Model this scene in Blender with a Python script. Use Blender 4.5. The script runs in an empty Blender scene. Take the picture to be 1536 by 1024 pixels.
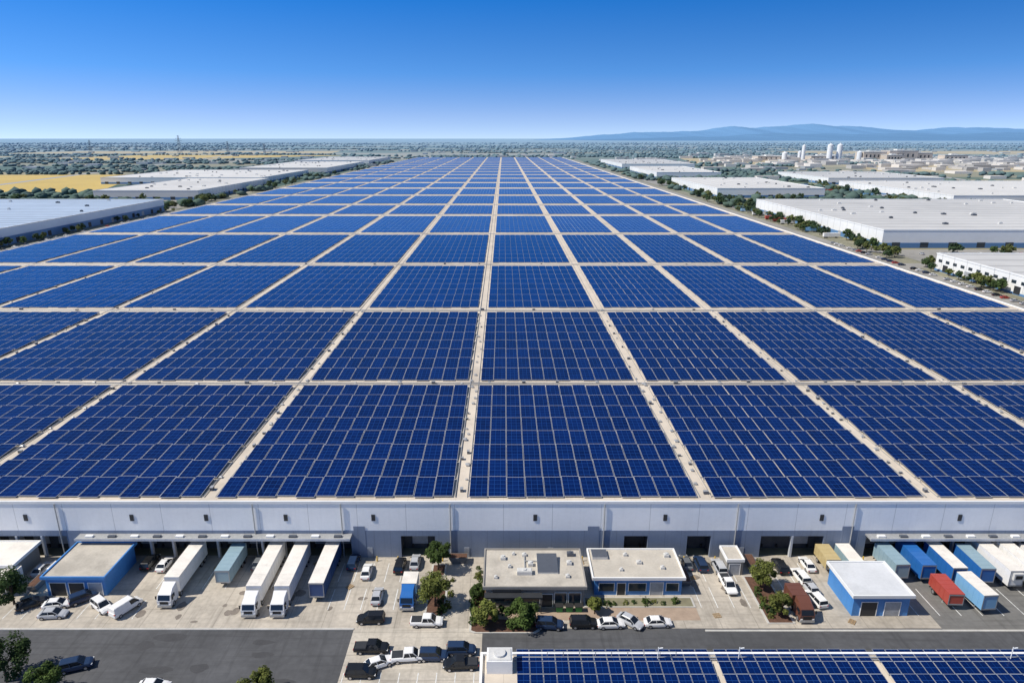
import bpy, math, random, bmesh
import numpy as np
from mathutils import Vector, Matrix
random.seed(7); rng=np.random.default_rng(7)
S=bpy.context.scene
COL=S.collection
# ------------------------------------------------------------------ helpers
HAZE=(0.24,0.37,0.50)
class NT:
    def __init__(s,m):
        s.t=m.node_tree; s.n=s.t.nodes
    def new(s,ty,**k):
        n=s.n.new(ty)
        for a,b in k.items(): setattr(n,a,b)
        return n
    def link(s,a,b): s.t.links.new(a,b)
    def math(s,op,a,b=None,c=None,clamp=False):
        n=s.n.new('ShaderNodeMath'); n.operation=op; n.use_clamp=clamp
        for i,v in enumerate((a,b,c)):
            if v is None: continue
            if isinstance(v,(int,float)): n.inputs[i].default_value=v
            else: s.link(v,n.inputs[i])
        return n.outputs[0]
    def mix(s,f,a,b,mode='MIX'):
        n=s.n.new('ShaderNodeMix'); n.data_type='RGBA'; n.blend_type=mode
        for i,v in ((0,f),(6,a),(7,b)):
            if isinstance(v,(int,float)): n.inputs[i].default_value=v
            elif isinstance(v,tuple): n.inputs[i].default_value=(*v[:3],1)
            else: s.link(v,n.inputs[i])
        return n.outputs[2]
    def noise(s,vec,scale,detail=3,rough=.55):
        n=s.n.new('ShaderNodeTexNoise'); n.inputs['Scale'].default_value=scale
        n.inputs['Detail'].default_value=detail; n.inputs['Roughness'].default_value=rough
        s.link(vec,n.inputs['Vector']); return n.outputs['Fac']
    def ramp(s,f,stops,interp='LINEAR'):
        n=s.n.new('ShaderNodeValToRGB'); r=n.color_ramp; r.interpolation=interp
        while len(r.elements)<len(stops): r.elements.new(.5)
        for e,(p,c) in zip(r.elements,stops):
            e.position=p; e.color=(*c,1)
        s.link(f,n.inputs[0]); return n.outputs[0]
    def haze(s,col,dist=7000,pos=None):  # aerial haze painted into the base colour, bluer with distance from the origin
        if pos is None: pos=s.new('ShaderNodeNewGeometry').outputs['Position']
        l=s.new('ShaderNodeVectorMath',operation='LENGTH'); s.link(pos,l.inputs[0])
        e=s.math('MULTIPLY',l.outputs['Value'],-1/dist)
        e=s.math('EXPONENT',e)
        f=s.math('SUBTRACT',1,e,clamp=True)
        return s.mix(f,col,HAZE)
def newmat(name):
    m=bpy.data.materials.new(name); m.use_nodes=True
    t=NT(m); b=m.node_tree.nodes['Principled BSDF']; return m,t,b
def M(name,col,rough=.6,metal=0,var=.15,vscale=.5,spec=.5,haze=0,island=0,seam=None,bump=0,stain=0,transl=0,streak=0,tracks=0):
    m,t,b=newmat(name)
    pos=t.new('ShaderNodeNewGeometry')
    c=tuple(col)
    out=None
    if var or stain or island or seam or haze:
        f=t.noise(pos.outputs['Position'],vscale,4)
        f2=t.noise(pos.outputs['Position'],vscale*9,3)
        f=t.math('ADD',t.math('MULTIPLY',f,.6),t.math('MULTIPLY',f2,.4))
        f=t.math('MULTIPLY_ADD',t.math('SUBTRACT',f,.5),3,.5,clamp=True)
        lo=tuple(x*(1-var) for x in c); hi=tuple(min(1,x*(1+var)) for x in c)
        out=t.mix(f,lo,hi)
        if stain:
            s=t.noise(pos.outputs['Position'],vscale*.35,5,.7)
            s=t.math('MULTIPLY_ADD',t.math('SUBTRACT',s,.52),9,0,clamp=True)
            out=t.mix(t.math('MULTIPLY',s,stain),out,tuple(x*.45 for x in c))
        if tracks:
            for sc_ in ((.9,.05,1),(.04,1.1,1)):
                mp=t.new('ShaderNodeMapping'); mp.inputs['Scale'].default_value=sc_; t.link(pos.outputs['Position'],mp.inputs[0])
                s=t.noise(mp.outputs[0],1,4,.65); s=t.math('MULTIPLY_ADD',t.math('SUBTRACT',s,.53),7,0,clamp=True)
                out=t.mix(t.math('MULTIPLY',s,tracks),out,tuple(x*.5 for x in c))
        if streak:
            mp=t.new('ShaderNodeMapping'); mp.inputs['Scale'].default_value=(1.6,1.6,.12); t.link(pos.outputs['Position'],mp.inputs[0])
            s=t.noise(mp.outputs[0],1,4,.7); s=t.math('MULTIPLY_ADD',t.math('SUBTRACT',s,.5),5,0,clamp=True)
            out=t.mix(t.math('MULTIPLY',s,streak),out,tuple(x*.5 for x in c))
        if island:
            g=t.math('MULTIPLY_ADD',pos.outputs['Random Per Island'],2*island,1-island)
            oi=t.new('ShaderNodeObjectInfo')
            g=t.math('MULTIPLY',g,t.math('MULTIPLY_ADD',oi.outputs['Random'],island,1-island/2))
            cc=t.new('ShaderNodeCombineColor')
            for i in range(3): t.link(g,cc.inputs[i])
            out=t.mix(1.0,out,cc.outputs[0],'MULTIPLY')
        if seam:
            ax,per,w,dark=seam
            sp=t.new('ShaderNodeSeparateXYZ'); t.link(pos.outputs['Position'],sp.inputs[0])
            fr=t.math('FRACT',t.math('DIVIDE',sp.outputs[ax],per))
            ln=t.math('LESS_THAN',fr,w/per)
            out=t.mix(t.math('MULTIPLY',ln,dark),out,tuple(x*.3 for x in c))
        if haze: out=t.haze(out,haze)
        t.link(out,b.inputs['Base Color'])
    else:
        b.inputs['Base Color'].default_value=(*c,1)
    b.inputs['Roughness'].default_value=rough; b.inputs['Metallic'].default_value=metal
    b.inputs['Specular IOR Level'].default_value=spec
    if bump:
        bn=t.new('ShaderNodeBump'); bn.inputs['Strength'].default_value=bump
        t.link(t.noise(pos.outputs['Position'],vscale*12,3),bn.inputs['Height']); t.link(bn.outputs[0],b.inputs['Normal'])
    if transl:
        tr=t.new('ShaderNodeBsdfTranslucent'); t.link(out,tr.inputs[0])
        ms=t.new('ShaderNodeMixShader'); ms.inputs[0].default_value=transl
        t.link(b.outputs[0],ms.inputs[1]); t.link(tr.outputs[0],ms.inputs[2])
        t.link(ms.outputs[0],m.node_tree.nodes['Material Output'].inputs[0])
    return m

class MB:
    def __init__(s): s.v=[];s.f=[];s.m=[];s.uv={}
    def quad(s,a,b,c,d,mat=0,uv=None):
        i=len(s.v); s.v+= [a,b,c,d]; s.f.append((i,i+1,i+2,i+3)); s.m.append(mat)
        if uv: s.uv[len(s.f)-1]=uv
        return s
    def box(s,x0,x1,y0,y1,z0,z1,mat=0,top=None,bev=0):
        i=len(s.v)
        s.v+=[(x0,y0,z0),(x1,y0,z0),(x1,y1,z0),(x0,y1,z0),(x0,y0,z1),(x1,y0,z1),(x1,y1,z1),(x0,y1,z1)]
        fs=[(0,3,2,1),(4,5,6,7),(0,1,5,4),(1,2,6,5),(2,3,7,6),(3,0,4,7)]
        s.f+=[tuple(i+k for k in f) for f in fs]; s.m+=[mat,top if top is not None else mat]+[mat]*4
        return s
    def hexa(s,b,t,mat=0,top=None):
        i=len(s.v);n=len(b); s.v+=list(b)+list(t)
        s.f.append(tuple(i+k for k in reversed(range(n)))); s.m.append(mat)
        s.f.append(tuple(i+n+k for k in range(n))); s.m.append(top if top is not None else mat)
        for k in range(n):
            j=(k+1)%n; s.f.append((i+k,i+j,i+n+j,i+n+k)); s.m.append(mat)
        return s
    def cyl(s,p0,p1,r0,r1=None,n=10,mat=0,capmat=None):
        r1=r0 if r1 is None else r1
        p0=Vector(p0);p1=Vector(p1);d=(p1-p0).normalized()
        a=d.orthogonal().normalized();b=d.cross(a)
        i=len(s.v)
        for p,r in ((p0,r0),(p1,r1)):
            for k in range(n):
                t=2*math.pi*k/n; s.v.append(tuple(p+a*(r*math.cos(t))+b*(r*math.sin(t))))
        for k in range(n):
            j=(k+1)%n; s.f.append((i+k,i+j,i+n+j,i+n+k)); s.m.append(mat)
        cm=mat if capmat is None else capmat
        s.f.append(tuple(i+k for k in reversed(range(n)))); s.m.append(cm)
        s.f.append(tuple(i+n+k for k in range(n))); s.m.append(cm)
        return s
    def loft(s,rings,mat=0,cap=True):
        i=len(s.v);n=len(rings[0])
        for r in rings: s.v+=list(r)
        for q in range(len(rings)-1):
            for k in range(n):
                j=(k+1)%n; s.f.append((i+q*n+k,i+q*n+j,i+(q+1)*n+j,i+(q+1)*n+k)); s.m.append(mat)
        if cap:
            s.f.append(tuple(i+k for k in reversed(range(n)))); s.m.append(mat)
            o=i+(len(rings)-1)*n; s.f.append(tuple(o+k for k in range(n))); s.m.append(mat)
        return s
    def mesh(s,name,mats,smooth=False,fix=False):
        me=bpy.data.meshes.new(name); me.from_pydata(s.v,[],s.f)
        for m in mats: me.materials.append(m)
        me.polygons.foreach_set('material_index',s.m)
        if s.uv:
            uvl=me.uv_layers.new(name='UVMap')
            for fi,uv in s.uv.items():
                ls=me.polygons[fi].loop_start
                for k,u in enumerate(uv): uvl.data[ls+k].uv=u
        if fix:
            bm=bmesh.new(); bm.from_mesh(me); bmesh.ops.recalc_face_normals(bm,faces=bm.faces); bm.to_mesh(me); bm.free()
        if smooth: me.polygons.foreach_set('use_smooth',[True]*len(me.polygons))
        me.update(); return me
def ob(name,data=None,parent=None,loc=(0,0,0),rz=0,label=None,cat=None,group=None,kind=None,scale=None):
    o=bpy.data.objects.new(name,data); COL.objects.link(o)
    o.location=loc; o.rotation_euler=(0,0,rz)
    if scale: o.scale=(scale,)*3 if isinstance(scale,(int,float)) else scale
    if parent: o.parent=parent
    if label: o['label']=label
    if cat: o['category']=cat
    if group: o['group']=group
    if kind: o['kind']=kind
    return o
# ------------------------------------------------------------------ materials
m_conc=M('concrete_yard',(.46,.41,.34),.85,var=.22,vscale=.14,stain=.5,bump=.1,seam=(0,6,.12,.4),tracks=.45)
m_conc2=M('concrete_drive',(.50,.45,.375),.85,var=.2,vscale=.2,stain=.4,seam=(1,5,.12,.4),tracks=.35)
m_asph=M('asphalt',(.085,.086,.09),.9,var=.25,vscale=.1,stain=.35,bump=.15,tracks=.4)
m_asph2=M('asphalt_worn',(.16,.155,.145),.9,var=.22,vscale=.1,stain=.3,tracks=.4)
m_sroad=M('pale_service_road',(.30,.28,.245),.9,var=.2,vscale=.03,stain=.3,haze=14000)
m_kerb=M('kerb_concrete',(.5,.48,.44),.8)
m_paint=M('road_paint',(.7,.7,.67),.7,var=.25,vscale=2,stain=.5)
m_pave=M('paving',(.36,.27,.2),.85,var=.15,vscale=.8)
m_mulch=M('mulch',(.11,.055,.035),.95,var=.4,vscale=2)
m_drygrass=M('dry_verge',(.23,.21,.13),.95,var=.4,vscale=.05,haze=9000,stain=.5)
m_roof=M('roof_membrane',(.62,.54,.44),.8,var=.12,vscale=.08,stain=.25,seam=(0,3.0,.06,.4))
m_wall=M('white_wall_panel',(.9,.9,.89),.6,var=.04,vscale=.15,seam=(0,9.2,.1,.5),streak=.08)
m_band=M('grey_wall_band',(.20,.245,.33),.6,var=.07,vscale=.3,seam=(0,3.07,.06,.5),streak=.2)
m_parap=M('parapet_metal',(.84,.83,.8),.5,var=.06,vscale=.3)
m_pillar=M('dock_pillar_paint',(.5,.52,.55),.6,var=.1,vscale=.6,streak=.3)
m_dark=M('dark_recess',(.07,.075,.085),.8,var=.2)
m_blackg=M('dark_board',(.03,.032,.036),.6,var=.2)
m_door=M('dock_door_paint',(.36,.38,.41),.6,var=.2,vscale=1)
m_black=M('black_rubber',(.02,.02,.02),.8,var=0)
m_rim=M('rim_alloy',(.5,.5,.52),.35,.7,var=0)
m_glass=M('vehicle_glass',(.015,.02,.028),.08,var=0)
m_winglass=M('window_glass',(.03,.045,.06),.08,var=0)
m_light=M('lamp_lens',(.8,.8,.78),.2,var=0)
m_tail=M('tail_lens',(.4,.02,.015),.3,var=0)
m_alu=M('aluminium',(.35,.37,.4),.4,.5,var=.05)
m_steel=M('galvanised_steel',(.42,.42,.41),.5,.3,var=.15,vscale=2)
m_hvac=M('hvac_paint',(.62,.61,.58),.5,var=.08,vscale=1,streak=.3)
m_dunit=M('dark_roof_unit',(.09,.1,.12),.4,var=.1,vscale=1)
m_white=M('white_paint',(.8,.8,.78),.35,var=.05,vscale=.6)
m_wroof=M('trailer_roof_white',(.8,.75,.67),.5,var=.1,vscale=.5,stain=.25,streak=.1)
m_flatroof=M('flat_roof_gravel',(.50,.455,.385),.9,var=.14,vscale=.3,stain=.35)
m_paleroof=M('flat_roof_pale',(.62,.63,.64),.7,var=.08,vscale=.3,stain=.2)
m_blue=M('blue_wall_paint',(.06,.24,.58),.5,var=.1,vscale=.5,streak=.15)
m_tan=M('tan_render',(.30,.28,.25),.8,var=.1,vscale=.4,streak=.15)
m_bark=M('bark',(.09,.065,.045),.95,var=.3,vscale=3)
m_leafA=M('foliage_green',(.085,.13,.03),.85,var=.3,vscale=.6,island=.45,spec=.2,haze=9000,transl=.4)
m_leafB=M('foliage_olive',(.17,.19,.045),.85,var=.3,vscale=.6,island=.45,spec=.2,haze=9000,transl=.4)
m_leafC=M('foliage_dark',(.055,.09,.026),.9,var=.3,vscale=.6,island=.45,spec=.2,haze=9000,transl=.35)
m_wood=M('far_woodland',(.055,.082,.032),.95,var=.3,vscale=.01,island=.25,spec=.1,haze=5000)
def paint(n,c,r=.3): return M('paint_'+n,c,r,var=.06,vscale=.8,streak=.08)
PC={'white':paint('white',(.8,.79,.77)),'black':paint('black',(.015,.016,.018),.2),'silver':paint('silver',(.45,.46,.48),.3),
 'navy':paint('navy',(.02,.04,.09),.25),'blue':paint('blue',(.025,.14,.42)),'teal':paint('teal',(.27,.38,.43)),'red':paint('red',(.42,.07,.05)),
 'maroon':paint('maroon',(.15,.06,.04)),'yellow':paint('yellow',(.52,.41,.2)),'lightblue':paint('lightblue',(.2,.42,.66)),'grey':paint('grey',(.14,.15,.16)),'darkblue':paint('dark_blue',(.025,.07,.2))}
def solar(name,nu,nv,bu,bv,lo,hi,border=(.42,.46,.52),inn=.3,spec=.25):
    m,t,b=newmat(name)
    uv=t.new('ShaderNodeUVMap'); sp=t.new('ShaderNodeSeparateXYZ'); t.link(uv.outputs[0],sp.inputs[0])
    def line(c,n,w):
        f=t.math('FRACT',t.math('MULTIPLY',c,n)); d=t.math('ABSOLUTE',t.math('SUBTRACT',f,.5))
        return t.math('GREATER_THAN',d,.5-w)
    inner=t.math('MAXIMUM',line(sp.outputs[0],nu,.03),line(sp.outputs[1],nv,.045))
    fine=t.math('MAXIMUM',line(sp.outputs[0],nu*2,.05),line(sp.outputs[1],nv*2,.05))
    def edge(c,w): return t.math('GREATER_THAN',t.math('ABSOLUTE',t.math('SUBTRACT',c,.5)),.5-w)
    bord=t.math('MAXIMUM',edge(sp.outputs[0],bu),edge(sp.outputs[1],bv))
    g=t.new('ShaderNodeNewGeometry'); oi=t.new('ShaderNodeObjectInfo')
    r=t.math('FRACT',t.math('ADD',g.outputs['Random Per Island'],oi.outputs['Random']))
    fl=t.new('ShaderNodeVectorMath',operation='MULTIPLY'); t.link(uv.outputs[0],fl.inputs[0]); fl.inputs[1].default_value=(nu,nv,1)
    ff=t.new('ShaderNodeVectorMath',operation='FLOOR'); t.link(fl.outputs[0],ff.inputs[0])
    wn=t.new('ShaderNodeTexWhiteNoise',noise_dimensions='4D'); t.link(ff.outputs[0],wn.inputs['Vector']); t.link(r,wn.inputs['W'])
    n1=t.noise(g.outputs['Position'],.05,3)
    r=t.math('ADD',t.math('MULTIPLY',r,.35),t.math('ADD',t.math('MULTIPLY',n1,.35),t.math('MULTIPLY',wn.outputs[0],.35)))
    base=t.mix(r,lo,hi)
    c=t.mix(t.math('MULTIPLY',fine,.16),base,(.008,.05,.26))
    c=t.mix(t.math('MULTIPLY',inner,inn),c,(.03,.13,.45))
    c=t.mix(bord,c,border)
    t.link(c,b.inputs['Base Color'])
    b.inputs['Roughness'].default_value=.18
    b.inputs['Specular IOR Level'].default_value=spec
    return m
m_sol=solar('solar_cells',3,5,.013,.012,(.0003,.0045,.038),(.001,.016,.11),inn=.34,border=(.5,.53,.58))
m_solm=solar('solar_cells_mid',3,5,.012,.014,(.0005,.008,.062),(.0014,.022,.145),(.4,.46,.55),.2)  # mid and far cells: sky reflection painted in as a lighter blue base
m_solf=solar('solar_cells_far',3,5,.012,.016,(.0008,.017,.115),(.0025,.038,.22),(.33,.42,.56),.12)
m_sol2=solar('solar_cells_small',2,2,.014,.018,(.0004,.007,.05),(.001,.014,.095),(.4,.44,.5))
# ------------------------------------------------------------------ world, sun, camera
W=bpy.data.worlds.new('World'); S.world=W; W.use_nodes=True
bg=W.node_tree.nodes['Background']
t=NT(W)
tc=t.new('ShaderNodeTexCoord'); sp=t.new('ShaderNodeSeparateXYZ'); t.link(tc.outputs['Generated'],sp.inputs[0])
z0=t.math('MAXIMUM',sp.outputs[2],0.0)
z=t.math('MULTIPLY_ADD',z0,3.5,.16)
cb=t.new('ShaderNodeCombineXYZ'); t.link(sp.outputs[0],cb.inputs[0]); t.link(sp.outputs[1],cb.inputs[1]); t.link(z,cb.inputs[2])
nm=t.new('ShaderNodeVectorMath',operation='NORMALIZE'); t.link(cb.outputs[0],nm.inputs[0])
sky=t.new('ShaderNodeTexSky',sky_type='NISHITA'); sky.sun_disc=False
EL,AZ=50,-101
sky.sun_elevation=math.radians(EL); sky.sun_rotation=math.radians(AZ%360)
sky.air_density=1.0; sky.dust_density=.2; sky.ozone_density=3.0; sky.altitude=100
t.link(nm.outputs[0],sky.inputs[0])
gain=t.ramp(z0,[(0,(1.0,.87,.82)),(.03,(.86,.83,.88)),(.085,(.40,.74,1.0)),(.18,(.09,.56,1.0)),(.45,(.40,.45,.50))])
gm=t.mix(1.0,sky.outputs[0],gain,'MULTIPLY')
vs=t.new('ShaderNodeVectorMath',operation='SCALE'); vs.inputs['Scale'].default_value=2.0; t.link(gm,vs.inputs[0])
t.link(vs.outputs[0],bg.inputs[0]); bg.inputs[1].default_value=.11
sd=Vector((math.sin(math.radians(AZ))*math.cos(math.radians(EL)),math.cos(math.radians(AZ))*math.cos(math.radians(EL)),math.sin(math.radians(EL))))
L=bpy.data.lights.new('sun','SUN'); L.energy=5.0; L.angle=math.radians(.5); L.color=(1,.945,.85)
so=ob('sun',L,loc=(0,0,300)); so.rotation_euler=sd.to_track_quat('Z','Y').to_euler()
cam=bpy.data.cameras.new('camera'); cam.lens=23.44; cam.sensor_width=36; cam.clip_end=200000; cam.clip_start=1; cam.shift_x=13/1536
co=ob('camera',cam,loc=(0,0,77)); co.rotation_euler=(math.radians(90-16.96),0,0); S.camera=co
S.view_settings.view_transform='Standard'; S.view_settings.look='None'; S.view_settings.exposure=0
# ------------------------------------------------------------------ ground
m,t,b=newmat('ground_land')
g=t.new('ShaderNodeNewGeometry'); pos=g.outputs['Position']
mp=t.new('ShaderNodeMapping'); mp.inputs['Rotation'].default_value=(0,0,.25); mp.inputs['Scale'].default_value=(1/620,1/400,1/500); t.link(pos,mp.inputs[0])
vo=t.new('ShaderNodeTexVoronoi'); vo.distance='CHEBYCHEV'; vo.inputs['Scale'].default_value=1; t.link(mp.outputs[0],vo.inputs['Vector'])
sc=t.new('ShaderNodeSeparateColor'); t.link(vo.outputs['Color'],sc.inputs[0])
fc=t.ramp(sc.outputs[0],[(0,(.06,.09,.035)),(.18,(.12,.14,.05)),(.34,(.32,.26,.12)),(.5,(.08,.11,.04)),(.62,(.42,.33,.15)),(.78,(.15,.17,.07)),(.88,(.40,.34,.23))],'CONSTANT')
n=t.noise(pos,.004,6,.7); n=t.math('MULTIPLY_ADD',t.math('SUBTRACT',n,.54),7,0,clamp=True)
fc=t.mix(t.math('MULTIPLY',n,.75),fc,(.06,.085,.035))
n=t.noise(pos,.05,4,.6); fc=t.mix(t.math('MULTIPLY',n,.3),fc,(.05,.06,.03))
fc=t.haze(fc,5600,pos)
t.link(fc,b.inputs['Base Color']); b.inputs['Roughness'].default_value=1; b.inputs['Specular IOR Level'].default_value=0
R=70000
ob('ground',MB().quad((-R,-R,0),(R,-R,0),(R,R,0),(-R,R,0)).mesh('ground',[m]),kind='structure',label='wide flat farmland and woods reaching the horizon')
def sheet(name,pts,z,mat,label=None):
    mb=MB(); n=len(pts); mb.v=[(x,y,z) for x,y in pts]; mb.f=[tuple(range(n))]; mb.m=[0]
    return ob(name,mb.mesh(name,[mat]),kind='structure',label=label or name.replace('_',' ')+' around the warehouse estate')
def rect(x0,x1,y0,y1): return [(x0,y0),(x1,y0),(x1,y1),(x0,y1)]
sheet('verge',rect(-372,272,-80,2600),.02,m_drygrass,'dry grass verge around the big warehouse')
sheet('asphalt_yard',rect(-340,240,-60,111),.04,m_asph,'dark asphalt road and lorry park')
sheet('concrete_yard',rect(-125,72,91,111),.06,m_conc,'sunlit pale concrete loading yard')
sheet('asphalt_lorry_park',rect(72,140,90.6,111),.064,m_asph2,'worn grey asphalt trailer park')
sheet('concrete_drive',rect(-24.5,-3.4,60,91),.06,m_conc2,'pale concrete driveway between road and yard')
for x0,x1 in ((-359,-323),(217,255)):
    sheet('road',rect(x0,x1,111,2500),.05,m_sroad,'service road beside the big warehouse')
    for o in (.35,.65):
        xx=x0+(x1-x0)*o; sheet('road_marking',rect(xx-.1,xx+.1,111,2400),.08,m_paint,'white lane line on the service road')
sheet('road',rect(255,900,408,424),.055,m_sroad,'side road between warehouses'); sheet('road',rect(255,900,466,480),.055,m_sroad,'side road between warehouses')
for a in (rect(272,640,424,466),rect(262,560,742,800),rect(435,530,860,1200),rect(-560,-372,760,870),rect(262,300,1170,1350),rect(545,1000,560,636)):
    sheet('lorry_park',a,.045,m_sroad,'pale paved yard between distant warehouses')
m_froad=M('far_road',(.36,.33,.29),.9,var=.1,haze=7000)
for p in ([(250,1700),(2600,1760),(2600,1775),(250,1715)],[(-3000,1740),(-360,1700),(-360,1714),(-3000,1755)],[(-4000,2700),(4000,2860),(4000,2885),(-4000,2725)],[(700,500),(715,500),(1700,5000),(1670,5000)],[(-760,600),(-746,600),(-1600,5000),(-1630,5000)]):
    sheet('road',p,.07,m_froad,'pale country road crossing the plain')
m_field=M('ripe_field',(.56,.39,.08),.95,var=.12,vscale=.01,haze=14000)
m_field2=M('stubble_field',(.48,.37,.17),.95,var=.15,vscale=.01,haze=11000)
sheet('field',[(-1350,1480),(-790,1500),(-600,1005),(-900,985)],.06,m_field,'ripe golden cereal field')
sheet('field',[(-1750,2500),(-1180,2600),(-700,3200),(-1700,3250)],.06,m_field,'golden cereal field bordered by trees')
sheet('field',[(-2900,2400),(-2000,2500),(-2100,3000),(-3000,3100)],.06,m_field2,'pale stubble field')
sheet('field',[(-2600,3500),(-900,3600),(-1000,4300),(-2500,4200)],.06,m_field2,'pale stubble field')
sheet('field',[(600,2150),(1000,2100),(1150,2650),(700,2750)],.06,m_field2,'bare beige ground beside factories')
sheet('field',[(1500,3400),(3200,3500),(3500,4300),(1600,4200)],.06,m_field2,'pale stubble field')
sheet('field',[(900,1650),(1700,1600),(1900,2000),(1000,2050)],.06,m_field2,'dusty building plots by the factories')
# ------------------------------------------------------------------ mountains
def ridge(name,dist,prof,col,seed,label,jag=1.0):
    r=np.random.default_rng(seed); mb=MB()
    xs=np.linspace(prof[0][0],prof[-1][0],420); hp=np.interp(xs,[p[0] for p in prof],[p[1] for p in prof])
    hp=np.convolve(np.pad(hp,4,mode='edge'),np.ones(9)/9,'valid')
    ph=r.uniform(0,6.28,9)
    jit=sum(np.sin(xs*(.035*1.65**k)+ph[k])/(1.5**k) for k in range(9))*.7
    hp=np.maximum(hp+jit*jag*np.minimum(1,hp/7),0)
    rows=7
    for j in range(rows):
        fr=j/(rows-1)
        for i,x in enumerate(xs):
            d=dist-7000*(1-fr)
            X=(x-755)*.9565*dist/1000
            h=hp[i]*dist/1093*fr
            if 0<fr<1: h*=1+.04*math.sin(x*.11+fr*5+seed)
            mb.v.append((X,d,h-5*(1-fr)))
    n=len(xs)
    for j in range(rows-1):
        for i in range(n-1):
            a=j*n+i; mb.f.append((a,a+1,a+n+1,a+n)); mb.m.append(0)
    ob(name,mb.mesh(name,[M(name+'_haze',col,1,var=.04,vscale=.0003,spec=0)],smooth=True),kind='structure',label=label)  # airlight painted in: the blue base colour stands for haze
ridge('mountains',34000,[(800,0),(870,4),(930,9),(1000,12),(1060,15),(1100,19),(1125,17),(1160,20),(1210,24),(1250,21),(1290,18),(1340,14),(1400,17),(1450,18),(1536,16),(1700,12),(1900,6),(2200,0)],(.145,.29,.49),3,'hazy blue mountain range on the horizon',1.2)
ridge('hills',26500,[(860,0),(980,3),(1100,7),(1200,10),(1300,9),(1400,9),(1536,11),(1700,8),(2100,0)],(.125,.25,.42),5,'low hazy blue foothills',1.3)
# ------------------------------------------------------------------ main warehouse
XL,XR,YF,YB,ZR=-302,206,110.5,2430,12
wh=ob('warehouse',None,loc=(0,YF,0),label='enormous white warehouse with solar panels covering its flat roof',cat='warehouse')
def part(name,mb,mats,parent,label=None,smooth=False,rel=None,fix=False):
    me=mb.mesh(name,mats,smooth,fix)
    if rel: me.transform(Matrix.Translation((-rel[0],-rel[1],-rel[2])))
    return ob(name,me,parent,label=label)
rel=(0,YF,0)
zones=[(-112,-83),(-80,-29),(-19.5,-13),(23,27.5),(35,39.5),(49,61),(69,132),(150,190),(-200,-140)]
zones.sort()
part('roof',MB().box(XL,XR,YF,YB,ZR-.4,ZR),[m_roof],wh,rel=rel)
mb=MB().box(XL,XR,YF,YF+.4,5.9,ZR-.4)
mb.box(XL,XL+.4,YF+.4,YB,0,ZR-.4).box(XR-.4,XR,YF+.4,YB,0,ZR-.4).box(XL,XR,YB-.4,YB,0,ZR-.4)
part('wall',mb,[m_wall],wh,rel=rel)
x=XL
for a,bz in zones+[(XR,XR)]:
    if a>x: part('lower_wall',MB().box(x,a,YF-.06,YF+.4,0,5.9),[m_band],wh,'slate grey lower wall band',rel=rel)
    if bz>a: part('lintel',MB().box(a,bz,YF-.06,YF+.4,4.7,5.9),[m_band],wh,rel=rel)
    x=bz
part('parapet',MB().box(XL-.1,XR+.1,YF-.15,YF+.2,ZR-.35,ZR+.16).box(XL-.1,XL+.3,YF+.25,YB,ZR,ZR+.4).box(XR-.3,XR+.1,YF+.25,YB,ZR,ZR+.4),[m_parap],wh,rel=rel)
for a,bz in zones:
    dp=3.0
    mb=MB().box(a,bz,YF+dp,YF+dp+.3,0,5.5,0).box(a-.2,a,YF+.4,YF+dp,0,5.5).box(bz,bz+.2,YF+.4,YF+dp,0,5.5)
    part('loading_bay',mb,[m_dark],wh,rel=rel)
    n=max(1,int((bz-a)/4.2)); w=(bz-a)/n
    for k in range(n):
        xc=a+(k+.5)*w; up=random.random()<.3
        z_0=3.0 if up else 1.1
        part('dock_door',MB().box(xc-1.5,xc+1.5,YF+dp-.12,YF+dp-.02,z_0,4.3).box(xc-1.5,xc+1.5,YF+dp-.18,YF+dp-.12,3.2,3.3).box(xc-1.5,xc+1.5,YF+dp-.18,YF+dp-.12,3.8,3.9),[m_door],wh,rel=rel)
        part('dock_bumper',MB().box(xc-1.6,xc-1.3,YF+dp-.5,YF+dp-.2,.5,1.1).box(xc+1.3,xc+1.6,YF+dp-.5,YF+dp-.2,.5,1.1),[m_black],wh,rel=rel)
        if k:
            xp=a+k*w; part('pillar',MB().box(xp-.2,xp+.2,YF-.1,YF+.5,0,4.68),[m_pillar],wh,rel=rel)
    if bz-a<30: continue
    part('canopy',MB().box(a-.3,bz+.3,YF-2.0,YF-.07,5.0,5.25,0).box(a-.3,bz+.3,YF-2.08,YF-2.0,4.9,5.4,1),[m_steel,m_pillar],wh,rel=rel)
    for k in range(n):
        xc=a+(k+.5)*w; part('canopy_light',MB().box(xc-.7,xc+.7,YF-1.5,YF-.9,5.25,5.6),[m_dunit if k%2 else m_parap],wh,rel=rel)
for px in (-70,-56,-41,-24.5,6,30.5,60,86,110,-90,-120):
    part('wall_vent',MB().box(px-.35,px+.35,YF-.12,YF-.002,8.0,9.3),[m_blackg],wh,rel=rel)
for px in (-47,-30.5,-10,19,44,66,-84):
    part('downpipe',MB().cyl((px,YF-.2,0.1),(px,YF-.2,ZR-.4),.11,n=8),[m_steel],wh,rel=rel)
for px in (16.0,-28.4,64.2):
    part('wall_panel',MB().box(px,px+2.2,YF-.1,YF-.062,0,6.8),[m_band],wh,'tall dark grey cladding panel',rel=rel)
for px in (-25.5,-7,9,43,45.5):
    part('door',MB().box(px-.5,px+.5,YF-.12,YF-.062,.05,2.2),[m_door],wh,rel=rel)
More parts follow.
